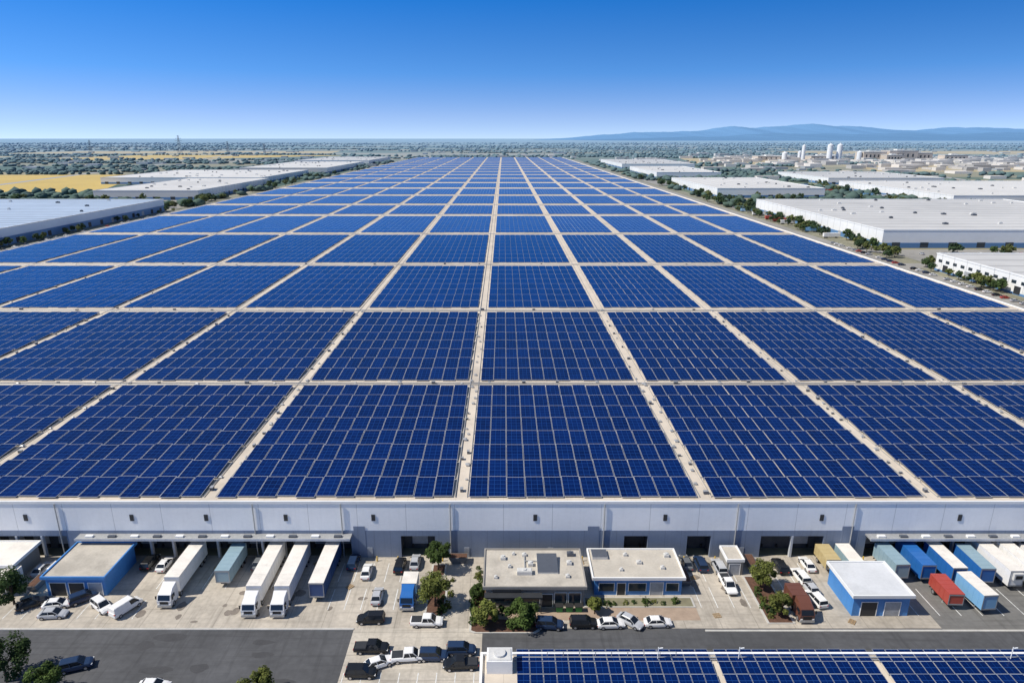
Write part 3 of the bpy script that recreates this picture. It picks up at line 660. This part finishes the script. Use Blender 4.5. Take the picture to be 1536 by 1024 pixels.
# ------------------------------------------------------------------ kerbs, islands, markings
def island(pts,mat,label):
    n=len(pts); mb=MB(); mb.hexa([(x,y,.06) for x,y in pts],[(x,y,.2) for x,y in pts])
    ob('kerb',mb.mesh('kerb',[m_kerb]),kind='structure',label='raised concrete kerb island')
    c=(sum(p[0] for p in pts)/n,sum(p[1] for p in pts)/n)
    q=[(c[0]+(x-c[0])*(1-.35/max(.4,abs(x-c[0])+.01)) ,c[1]+(y-c[1])*(1-.2/max(.25,abs(y-c[1])+.01))) for x,y in pts]
    sheet('planting_bed',q,.206,mat,label)
island([(-5.6,90.2),(-4.8,89.8),(5.2,89.8),(6,90.4),(5.5,92.4),(-2,92.9),(-3.6,101),(-5.6,101)],m_mulch,'mulched planting bed by the office')
island(rect(-13.4,-9.9,93.8,100.5),m_mulch,'mulched planting bed in the yard')
island(rect(-13.4,-10.6,104.5,108),m_mulch,'mulched planting bed in the yard')
island(rect(43.8,48.4,92,104.5),m_mulch,'reddish mulch planting strip')
island(rect(13.9,33,96.0,98.6),m_drygrass,'small planted strip in front of the blue office')
sheet('pavement',rect(-3.4,33,92.9,96.0),.068,m_pave,'brown paved walkway before the offices')
ob('kerb',MB().box(-125,-24.5,90.6,91,.04,.17).mesh('kerb',[m_kerb]),kind='structure',label='long concrete kerb between yard and road')
ob('kerb',MB().box(33,140,90.2,90.6,.04,.17).mesh('kerb',[m_kerb]),kind='structure',label='long concrete kerb between yard and road')
def lines(x0,x1,step,y0,y1):
    x=x0
    while x<=x1: sheet('road_marking',rect(x-.07,x+.07,y0,y1),.075,m_paint,'white painted parking bay line'); x+=step
lines(-30,-15,2.8,95.5,101); lines(-30,-15,2.8,103,108.5); lines(34,42.5,2.8,96,101.5); lines(34,42.5,2.8,103,108); lines(-87,-62,3.1,93.2,98); lines(50,57.5,2.8,96,108.5); lines(-62,-30,4.1,101,109.8); lines(70,100,3.6,94,101)
lines(-24,-4,2.8,79,81.5)
m_patch=M('asphalt_patch',(.06,.06,.063),.9,var=.2,vscale=.4); m_oil=M('oil_stain',(.2,.17,.14),.7,var=.35,vscale=.8)
def blot(name,x,y,rx,ry,z,mat,lab):
    ps=[(x+rx*math.cos(a*.5236)*random.uniform(.75,1.15),y+ry*math.sin(a*.5236)*random.uniform(.75,1.15)) for a in range(12)]
    sheet(name,ps,z,mat,lab)
for k in range(7): blot('asphalt_patch',random.uniform(-78,-30),random.uniform(79,89),random.uniform(1,4),random.uniform(.4,1.2),.046+k*.0005,m_patch,'darker repair patch in the asphalt')
for k in range(26): blot('oil_stain',random.uniform(-66,-16) if k<20 else random.uniform(34,43),random.uniform(92.5,108),random.uniform(.3,1.0),random.uniform(.3,1.2),.0665+k*.0003,m_oil,'faint oil stain on the concrete')
# ------------------------------------------------------------------ vehicles
def ring(x,w,zb,zt):
    return [(x,-w*.9,zb),(x,-w,zb+.12),(x,-w,zb+(zt-zb)*.6),(x,-w*.93,zt-.06),(x,-w*.78,zt),(x,w*.78,zt),(x,w*.93,zt-.06),(x,w,zb+(zt-zb)*.6),(x,w,zb+.12),(x,w*.9,zb)]
def wheelmesh(r,w):
    return MB().cyl((0,-w/2,0),(0,w/2,0),r,n=18,mat=0).cyl((0,-w/2-.012,0),(0,w/2+.012,0),r*.6,n=14,mat=1).mesh('wheel',[m_black,m_rim])
WH=wheelmesh(.34,.24); WT=wheelmesh(.5,.32)
VD={}
def P_(name,mb,mats,paint=False,loc=(0,0,0),smooth=False,fix=False): return (name,mb.mesh(name,mats,smooth,fix),paint,loc)
def mk_car(kind):
    w=.92; parts=[]
    if kind=='sedan': st=[(-2.3,.66,.42,.66),(-2.2,.82,.3,.9),(-1.7,.9,.24,.97),(0,.92,.22,.95),(1.0,.91,.22,.93),(1.8,.87,.25,.8),(2.2,.78,.3,.66),(2.32,.6,.4,.54)]; gb=(-1.85,1.15,.8,.93);gt=(-1.2,.3,.62,1.42)
    if kind=='suv': w=.97;st=[(-2.3,.75,.45,.9),(-2.22,.9,.35,1.05),(-1.7,.96,.3,1.1),(0,.97,.28,1.08),(1.1,.96,.28,1.06),(1.9,.92,.3,.98),(2.25,.84,.34,.8),(2.35,.7,.42,.65)]; gb=(-2.2,1.25,.88,1.05);gt=(-1.95,.45,.7,1.68)
    if kind=='pickup': w=1.0;st=[(-2.75,.85,.5,1.0),(-2.7,.97,.45,1.08),(-1.7,.99,.42,1.1),(0,.99,.4,1.1),(1.3,.98,.4,1.08),(2.2,.95,.42,1.0),(2.55,.88,.45,.85),(2.65,.75,.5,.7)]; gb=(-.75,1.45,.88,1.08);gt=(-.55,.75,.72,1.75)
    if kind=='van': w=1.0;st=[(-2.6,.9,.45,1.15),(-2.5,.98,.38,1.2),(-1.7,1,.35,1.25),(0,1,.35,1.22),(1.3,.99,.35,1.2),(2.1,.95,.36,1.1),(2.45,.86,.4,.9),(2.55,.7,.45,.7)]; gb=(-2.5,1.9,.93,1.2);gt=(-2.45,1.05,.8,2.05)
    parts.append(P_('body',MB().loft([ring(*a) for a in st]),[None],True,fix=True,smooth=False))
    a,b_,w0,z0=gb; c,d,w1,z1=gt
    gl=MB().hexa([(a,-w0,z0),(b_,-w0*.94,z0),(b_,w0*.94,z0),(a,w0,z0)],[(c,-w1,z1),(d,-w1,z1),(d,w1,z1),(c,w1,z1)])
    parts.append(P_('window',gl,[m_glass]))
    rf=MB().hexa([(c-.08,-w1-.03,z1-.04),(d+.06,-w1-.03,z1-.04),(d+.06,w1+.03,z1-.04),(c-.08,w1+.03,z1-.04)],[(c+.05,-w1*.88,z1+.05),(d-.12,-w1*.88,z1+.05),(d-.12,w1*.88,z1+.05),(c+.05,w1*.88,z1+.05)])
    for s in (-1,1):
        for f in (0.0,.5,1.0):
            xb=a+(b_-a)*f; xt=c+(d-c)*f
            rf.cyl((xb,s*w0*(.995 if f<1 else .95),z0),(xt,s*(w1+.01),z1),.045,n=4)
    if kind=='van': rf.hexa([(a-.01,-w0-.02,z0),(a+2.9,-w0-.02,z0),(a+2.9,w0+.02,z0),(a-.01,w0+.02,z0)],[(c-.03,-w1-.02,z1),(c+2.6,-w1-.02,z1),(c+2.6,w1+.02,z1),(c-.03,w1+.02,z1)])
    parts.append(P_('roof',rf,[None],True))
    if kind=='pickup': parts.append(P_('cargo_bed',MB().box(-2.55,-.85,-.78,.78,1.09,1.125),[m_blackg]))
    wx=(-1.42,1.42) if kind in('sedan','suv') else (-1.65,1.65)
    for x in wx:
        for s in(-1,1): parts.append(('wheel',WH,False,(x,s*(w-.1),.34)))
    xf=st[-2][0]
    for s in(-1,1):
        parts.append(P_('headlight',MB().box(xf-.12,xf+.06,-.16,.16,0,.13),[m_light],loc=(0,s*(st[-2][1]-.16),st[-2][3]-.15)))
        parts.append(P_('tail_light',MB().box(st[0][0]-.03,st[1][0]+.03,-.14,.14,0,.16),[m_tail],loc=(0,s*(st[0][1]-.06),st[0][3]-.14)))
        parts.append(P_('mirror',MB().box(-.08,.08,-.1,.1,0,.13),[m_black],loc=(b_-.35,s*(w0+.12),z0+.02)))
    parts.append(P_('bumper',MB().box(st[-1][0]-.1,st[-1][0]+.05,-.6,.6,.3,.42),[m_black]))
    VD[kind]=parts
for k in('sedan','suv','pickup','van'): mk_car(k)
def place(kind,colr,X,Y,deg,label,cat,name,group=None):
    e=ob(name,None,loc=(X,Y,.066),rz=math.radians(deg),label=label,cat=cat,group=group)
    for nme,me,pt,lc in VD[kind]:
        o=ob(nme,me,e,loc=lc)
        if pt:
            o.material_slots[0].link='OBJECT'; o.material_slots[0].material=PC[colr]
CARS=[('sedan','black',-81,96.5,35),('sedan','white',-76.5,96.3,10),('sedan','silver',-75.6,93.8,5),('suv','navy',-73,98,40),('suv','white',-68.6,95.8,-35),('van','white',-64.2,95.4,62),
('suv','black',-66.5,108,90),('sedan','white',-63.5,107.5,90),('sedan','silver',-85.5,106,90),('suv','white',-82.8,106.5,90),('sedan','grey',-46,108,90),
('sedan','white',-25.2,105.3,92),('suv','black',-19.3,107,88),('sedan','silver',-22,98.4,91),('suv','navy',-28.2,108,90),('sedan','silver',-16.6,108.2,90),
('suv','black',-22.0,92.6,182),('pickup','white',-12.6,91.9,0),('pickup','black',-20.6,86,0),('sedan','white',-19,82.9,25),('pickup','white',-14.6,84.2,5),('suv','navy',-10.8,84.4,0),('suv','navy',-6.6,85.6,0),('pickup','black',-6.5,82.6,182),('suv','black',-21.3,81,0),
('suv','navy',-64.8,82.4,20),('sedan','white',-51,78.4,0),
('suv','navy',7.6,91.3,-5),('suv','black',13.2,91.6,0),('sedan','white',17.7,91.5,3),('sedan','silver',21,92.1,-40),('sedan','white',25.5,91.8,2),
('suv','silver',40.2,106.6,92),('pickup','white',40.2,101.5,-88),('suv','navy',37,107.5,90),('sedan','grey',34.4,108,90),('sedan','white',-1,108.4,2),('suv','silver',9.5,108.6,0),
('sedan','white',57,107.5,90),('suv','white',54.2,103.8,95),('sedan','silver',54.6,100.6,95),('suv','white',54.2,97.6,100),('suv','black',51.6,106.8,90)]
for k,c,X,Y,dg in CARS:
    nm={'sedan':'parked_car','suv':'parked_suv','pickup':'pickup_truck','van':'parked_van'}[k]
    ct={'sedan':'car','suv':'car','pickup':'pickup truck','van':'van'}[k]
    kd={'sedan':'saloon car','suv':'sport utility car','pickup':'pickup truck','van':'van'}[k]
    wher='parked on the concrete yard' if Y>93 else ('parked along the kerb by the office' if X>0 else 'parked on the driveway')
    place(k,c,X,Y,dg,f"{ {'navy':'dark blue'}.get(c,c)} {kd} {wher}",ct,nm,'vehicles parked in the yard')
def merged(kind,colr):
    V=[];F=[];Mi=[];mats=[PC[colr]]
    for nme,me,pt,lc in VD[kind]:
        if nme in('mirror','bumper'): continue
        idx=[]
        for mm in (me.materials if not pt else [PC[colr]]):
            if mm not in mats: mats.append(mm)
            idx.append(mats.index(mm))
        o=len(V); V+=[(v.co[0]+lc[0],v.co[1]+lc[1],v.co[2]+lc[2]) for v in me.vertices]
        for p in me.polygons: F.append(tuple(o+i for i in p.vertices)); Mi.append(idx[p.material_index])
    me=bpy.data.meshes.new('parked_car'); me.from_pydata(V,[],F)
    for mm in mats: me.materials.append(mm)
    me.polygons.foreach_set('material_index',Mi); me.update(); return me
mc={c:merged('sedan',c) for c in('white','silver','black','navy','red')}
def dcar(X,Y,rz):
    c=random.choice(['white','white','silver','black','navy','red','silver'])
    ob('parked_car',mc[c],loc=(X,Y,.09),rz=rz,label={'navy':'dark blue'}.get(c,c)+' car parked beside a distant warehouse',cat='car',group='cars parked beside the distant warehouses')
for k in range(34):
    if random.random()<.75: dcar(251.5,300+k*6.5+random.uniform(-.5,.5),0)
for k in range(20):
    if random.random()<.7: dcar(267,750+k*4,0)
for k in range(30):
    if random.random()<.75: dcar(300+k*4.2,750+random.uniform(-.4,.4),1.57)
for k in range(24):
    if random.random()<.75: dcar(-358,440+k*12,0)
for k in range(26):
    if random.random()<.75: dcar(285+k*4,430+random.choice((0,28)),1.57)
for k in range(8): dcar(random.choice((226,242,-334,-348)),random.uniform(320,1000),1.57)
dt=[]
for cc in ('white','lightblue','white','red'):
    mb=MB().box(-6.5,6.5,-1.28,1.28,1.05,3.95,0).box(-6.2,6.2,-.5,.5,.75,1.05,1)
    for x in (-5,-3.8,4): mb.cyl((x,-1.2,.5),(x,1.2,.5),.5,n=10,mat=1)
    dt.append((cc,mb.mesh('semi_trailer',[PC[cc],m_black])))
for k in range(44):
    X,Y,rz=[(555+random.randint(0,5)*12,random.uniform(500,620),1.57),(264+random.uniform(0,2),520+random.randint(0,12)*18,0),(450+random.uniform(0,70),880+random.randint(0,30)*9,0),(560+random.randint(0,60)*6,625,1.57)][k%4]
    cc,me=random.choice(dt)
    ob('semi_trailer',me,loc=(X,Y,.05),rz=rz,label=('pale blue' if cc=='lightblue' else cc)+' lorry trailer parked by a distant warehouse',cat='trailer',group='trailers by the distant warehouses')
def trailer(name,X,Y0,Y1,paintc,roofm,label,cab=None,h=3.95,sidec=None,ang=0):
    L_=Y1-Y0-(3.4 if cab else 0)
    e=ob(name,None,loc=(X,Y0,.066),rz=math.radians(-90+ang+random.uniform(-.8,.8)),label=label,cat='truck' if cab else 'trailer')
    xf=-3.4 if cab else 0; xr=xf-L_; w=1.28
    bx=MB().box(xr,xf,-w,w,1.05,h-.06,0)
    for k in range(int(L_/1.2)):
        for s in(-1,1):
            x=xr+.6+k*1.2; bx.box(x-.04,x+.04,min(s*w,s*(w+.03)),max(s*w,s*(w+.03)),1.15,h-.12,0)
    ob('cargo_box',bx.mesh('cargo_box',[PC[sidec or paintc]]),e)
    rf=MB().box(xr-.02,xf+.02,-w-.03,w+.03,h-.06,h,0)
    for k in range(int(L_/1.2)): rf.box(xr+.6+k*1.2-.03,xr+.6+k*1.2+.03,-w+.05,w-.05,h,h+.025,0)
    ob('roof',rf.mesh('roof',[roofm]),e)
    ob('rear_door',MB().box(xr-.06,xr-.022,-w+.08,-.02,1.15,h-.15).box(xr-.06,xr-.022,.02,w-.08,1.15,h-.15).mesh('rear_door',[m_hvac]),e)
    ob('chassis',MB().box(xr+.2,xf-.1,-.5,.5,.75,1.05).box(xr,xr+.15,-1.1,1.1,.45,.6).mesh('chassis',[m_black]),e)
    for x in ((xr+1.2,xr+2.5) if L_>8 else (xr+1.4,)):
        for s in(-1,1): ob('wheel',WT,e,loc=(x,s*1.05,.5))
    if not cab:
        for s in(-1,1): ob('landing_leg',MB().box(xf-2.1,xf-1.95,s*.7-.07,s*.7+.07,.05,.75).box(xf-2.2,xf-1.85,s*.7-.15,s*.7+.15,0,.06).mesh('landing_leg',[m_steel]),e)
        ob('front_frame',MB().box(xf+.022,xf+.07,-w,w,1.05,1.3).box(xf+.022,xf+.07,-w,-w+.12,1.3,h-.1).box(xf+.022,xf+.07,w-.12,w,1.3,h-.1).box(xf+.022,xf+.07,-w+.12,w-.12,h-.3,h-.1).mesh('front_frame',[m_alu]),e)
        if h>4.1: ob('cooling_unit',MB().box(xf+.03,xf+.5,-.85,.85,h-1.7,h-.35,0).box(xf+.5,xf+.53,-.6,.6,h-1.4,h-.7,1).mesh('cooling_unit',[m_hvac,m_black]),e)
    if cab:
        c0,c1=-2.7,0
        cb_=MB().loft([[(c0,-1.2,.6),(c1-.1,-1.2,.6),(c1-.1,1.2,.6),(c0,1.2,.6)],[(c0,-1.22,1.6),(c1,-1.2,1.6),(c1,1.2,1.6),(c0,1.22,1.6)],[(c0,-1.2,2.6),(c1-.45,-1.12,2.6),(c1-.45,1.12,2.6),(c0,1.2,2.6)],[(c0,-1.12,3.6),(c1-1.4,-1.0,3.15),(c1-1.4,1.0,3.15),(c0,1.12,3.6)]])
        ob('cab',cb_.mesh('cab',[PC[cab]],fix=True),e)
        ob('windshield',MB().hexa([(c1-.07,-1.02,1.72),(c1-.01,-1.02,1.72),(c1-.01,1.02,1.72),(c1-.07,1.02,1.72)],[(c1-.42,-1.0,2.5),(c1-.38,-1.0,2.5),(c1-.38,1.0,2.5),(c1-.42,1.0,2.5)]).mesh('windshield',[m_glass]),e)
        for s in(-1,1):
            ob('side_window',MB().box(c1-1.5,c1-.6,min(s*1.19,s*1.225),max(s*1.19,s*1.225),1.75,2.4).mesh('side_window',[m_glass]),e)
            ob('headlight',MB().box(c1-.08,c1+.03,s*.95-.17,s*.95+.17,.85,1.05).mesh('headlight',[m_light]),e)
            ob('mirror',MB().box(c1-.35,c1-.25,s*1.42-.1,s*1.42+.1,1.8,2.4).box(c1-.32,c1-.28,min(s*1.15,s*1.4),max(s*1.15,s*1.4),2.3,2.36).mesh('mirror',[m_black]),e)
            ob('wheel',WT,e,loc=(c1-.95,s*1.05,.5)); ob('wheel',WT,e,loc=(c0-.9,s*1.05,.5))
        ob('grille',MB().box(c1-.05,c1+.02,-.7,.7,1.0,1.5).mesh('grille',[m_black]),e)
        ob('bumper',MB().box(c1-.2,c1+.08,-1.2,1.2,.4,.78).mesh('bumper',[m_steel]),e)
    return e
trailer('semi_truck',-57.8,95.6,110,'white',m_wroof,'white articulated lorry backed up to the loading dock',cab='white')
trailer('semi_truck',-42.6,93.2,110,'white',m_wroof,'long white lorry parked square to the dock canopy',cab='white')
trailer('semi_truck',-37.8,93.2,110,'white',m_wroof,'long cream-white lorry beside another white lorry',cab='white')
trailer('semi_trailer',-32.2,97.4,110.3,'darkblue',m_wroof,'trailer with white roof and dark blue sides at the dock')
trailer('semi_trailer',-50,101.3,109.8,'teal',PC['teal'],'short pale grey-blue box trailer at the dock',h=3.6)
trailer('box_truck',-16.4,94.9,101.6,'lightblue',m_wroof,'small box truck with light blue cargo box and white roof',cab='blue',h=3.2)
trailer('semi_trailer',71.7,102.6,109.5,'teal',PC['teal'],'grey-blue trailer parked near the wall',ang=2)
trailer('semi_trailer',76.3,102.4,110.8,'blue',PC['blue'],'bright blue box trailer')
trailer('semi_trailer',76.8,95.4,101,'red',PC['red'],'red box trailer parked on asphalt',h=3.2,ang=-2)
trailer('semi_trailer',81.3,101.6,110,'blue',m_wroof,'white-roofed trailer with blue sides parked in line',ang=1)
trailer('semi_trailer',81.6,94.2,100.6,'white',m_wroof,'white box trailer with pale blue sides',sidec='lightblue',ang=3)
trailer('semi_trailer',86.2,101.4,109,'blue',PC['teal'],'blue-sided trailer with grey-blue roof',ang=-2)
trailer('semi_trailer',90.6,100.4,112,'white',m_wroof,'tall white refrigerated trailer at the dock',h=4.2)
trailer('semi_trailer',94.6,99,112,'white',m_wroof,'large white trailer in a line of trailers',h=4.3,ang=1)
trailer('semi_trailer',98.6,97,109,'white',m_wroof,'white trailer in a line of trailers')
trailer('semi_trailer',64.5,104.6,110.2,'teal',m_wroof,'short grey-sided trailer near the wall',h=3.2)
trailer('semi_trailer',60.6,105.2,110.2,'yellow',PC['yellow'],'short tan box trailer near the wall',h=3.1)
trailer('box_truck',50.2,91.9,98.6,'maroon',PC['maroon'],'brown box truck beside parked cars',cab='maroon',h=3.1)
trailer('semi_trailer',-88,98.8,103,'white',m_wroof,'white box trailer at the yard edge',h=3.4)
# clutter
bn=MB().hexa([(-.5,-.4,.1),(.5,-.4,.1),(.5,.4,.1),(-.5,.4,.1)],[(-.62,-.5,1.1),(.62,-.5,1.1),(.62,.5,1.1),(-.62,.5,1.1)],0).box(-.66,.66,-.54,.54,1.1,1.18,1).mesh('waste_bin',[M('bin_green',(.03,.25,.06),.6),m_black])
for X,Y in((9.5,95.2),(11.2,95.2),(12.8,95.2)): ob('waste_bin',bn,loc=(X,Y,.07),label='green lidded waste bin outside the office',cat='waste bin',group='waste bins outside the office')
bo=MB().cyl((0,0,0),(0,0,1),.12,n=10).cyl((0,0,1),(0,0,1.05),.12,.04,n=10).mesh('bollard',[M('bollard_yellow',(.7,.45,.04),.5)])
for x in (-28.6,-24,-20,-11.5,-9,15,22.3,34.3,40.2,47.2,61.8,68.4,-81,-89): ob('bollard',bo,loc=(x,109.2,.066),label='yellow steel bollard beside the loading wall',cat='bollard',group='bollards by the loading wall')
pl=MB()
for k in range(5): pl.box(-.6+k*.27,-.6+k*.27+.12,-.5,.5,.1,.13)
pl.box(-.6,.6,-.5,-.4,0,.1).box(-.6,.6,-.05,.05,0,.1).box(-.6,.6,.4,.5,0,.1); plm=pl.mesh('pallet',[M('pallet_wood',(.35,.24,.13),.9)])
for X,Y in((-60.5,104),(-60.3,102.6),(-27.5,101.5),(34.5,104),(36,94),(-45.5,106),(31,108.8),(58,92.5),(-53.5,107),(-35.2,108.3),(-2,107.8),(14.6,108.6)): ob('pallet',plm,loc=(X,Y,.07),rz=random.random(),label='empty wooden pallet lying on the yard',cat='pallet',group='pallets in the yard')
sk=MB().hexa([(-1.2,-.7,0),(1.2,-.7,0),(1.2,.7,0),(-1.2,.7,0)],[(-1.8,-.85,1.3),(1.8,-.85,1.3),(1.8,.85,1.3),(-1.8,.85,1.3)],0).box(-1.65,1.65,-.7,.7,1.3,1.34,1).mesh('skip',[PC['grey'],m_mulch])
for X,Y,a in((-8.5,109,0),(46.5,107.8,1.57),(32.8,103,1.57),(-83.5,101.6,1.57)): ob('skip',sk,loc=(X,Y,.07),rz=a,label='dark grey waste skip by the buildings',cat='skip',group='skips in the yard')
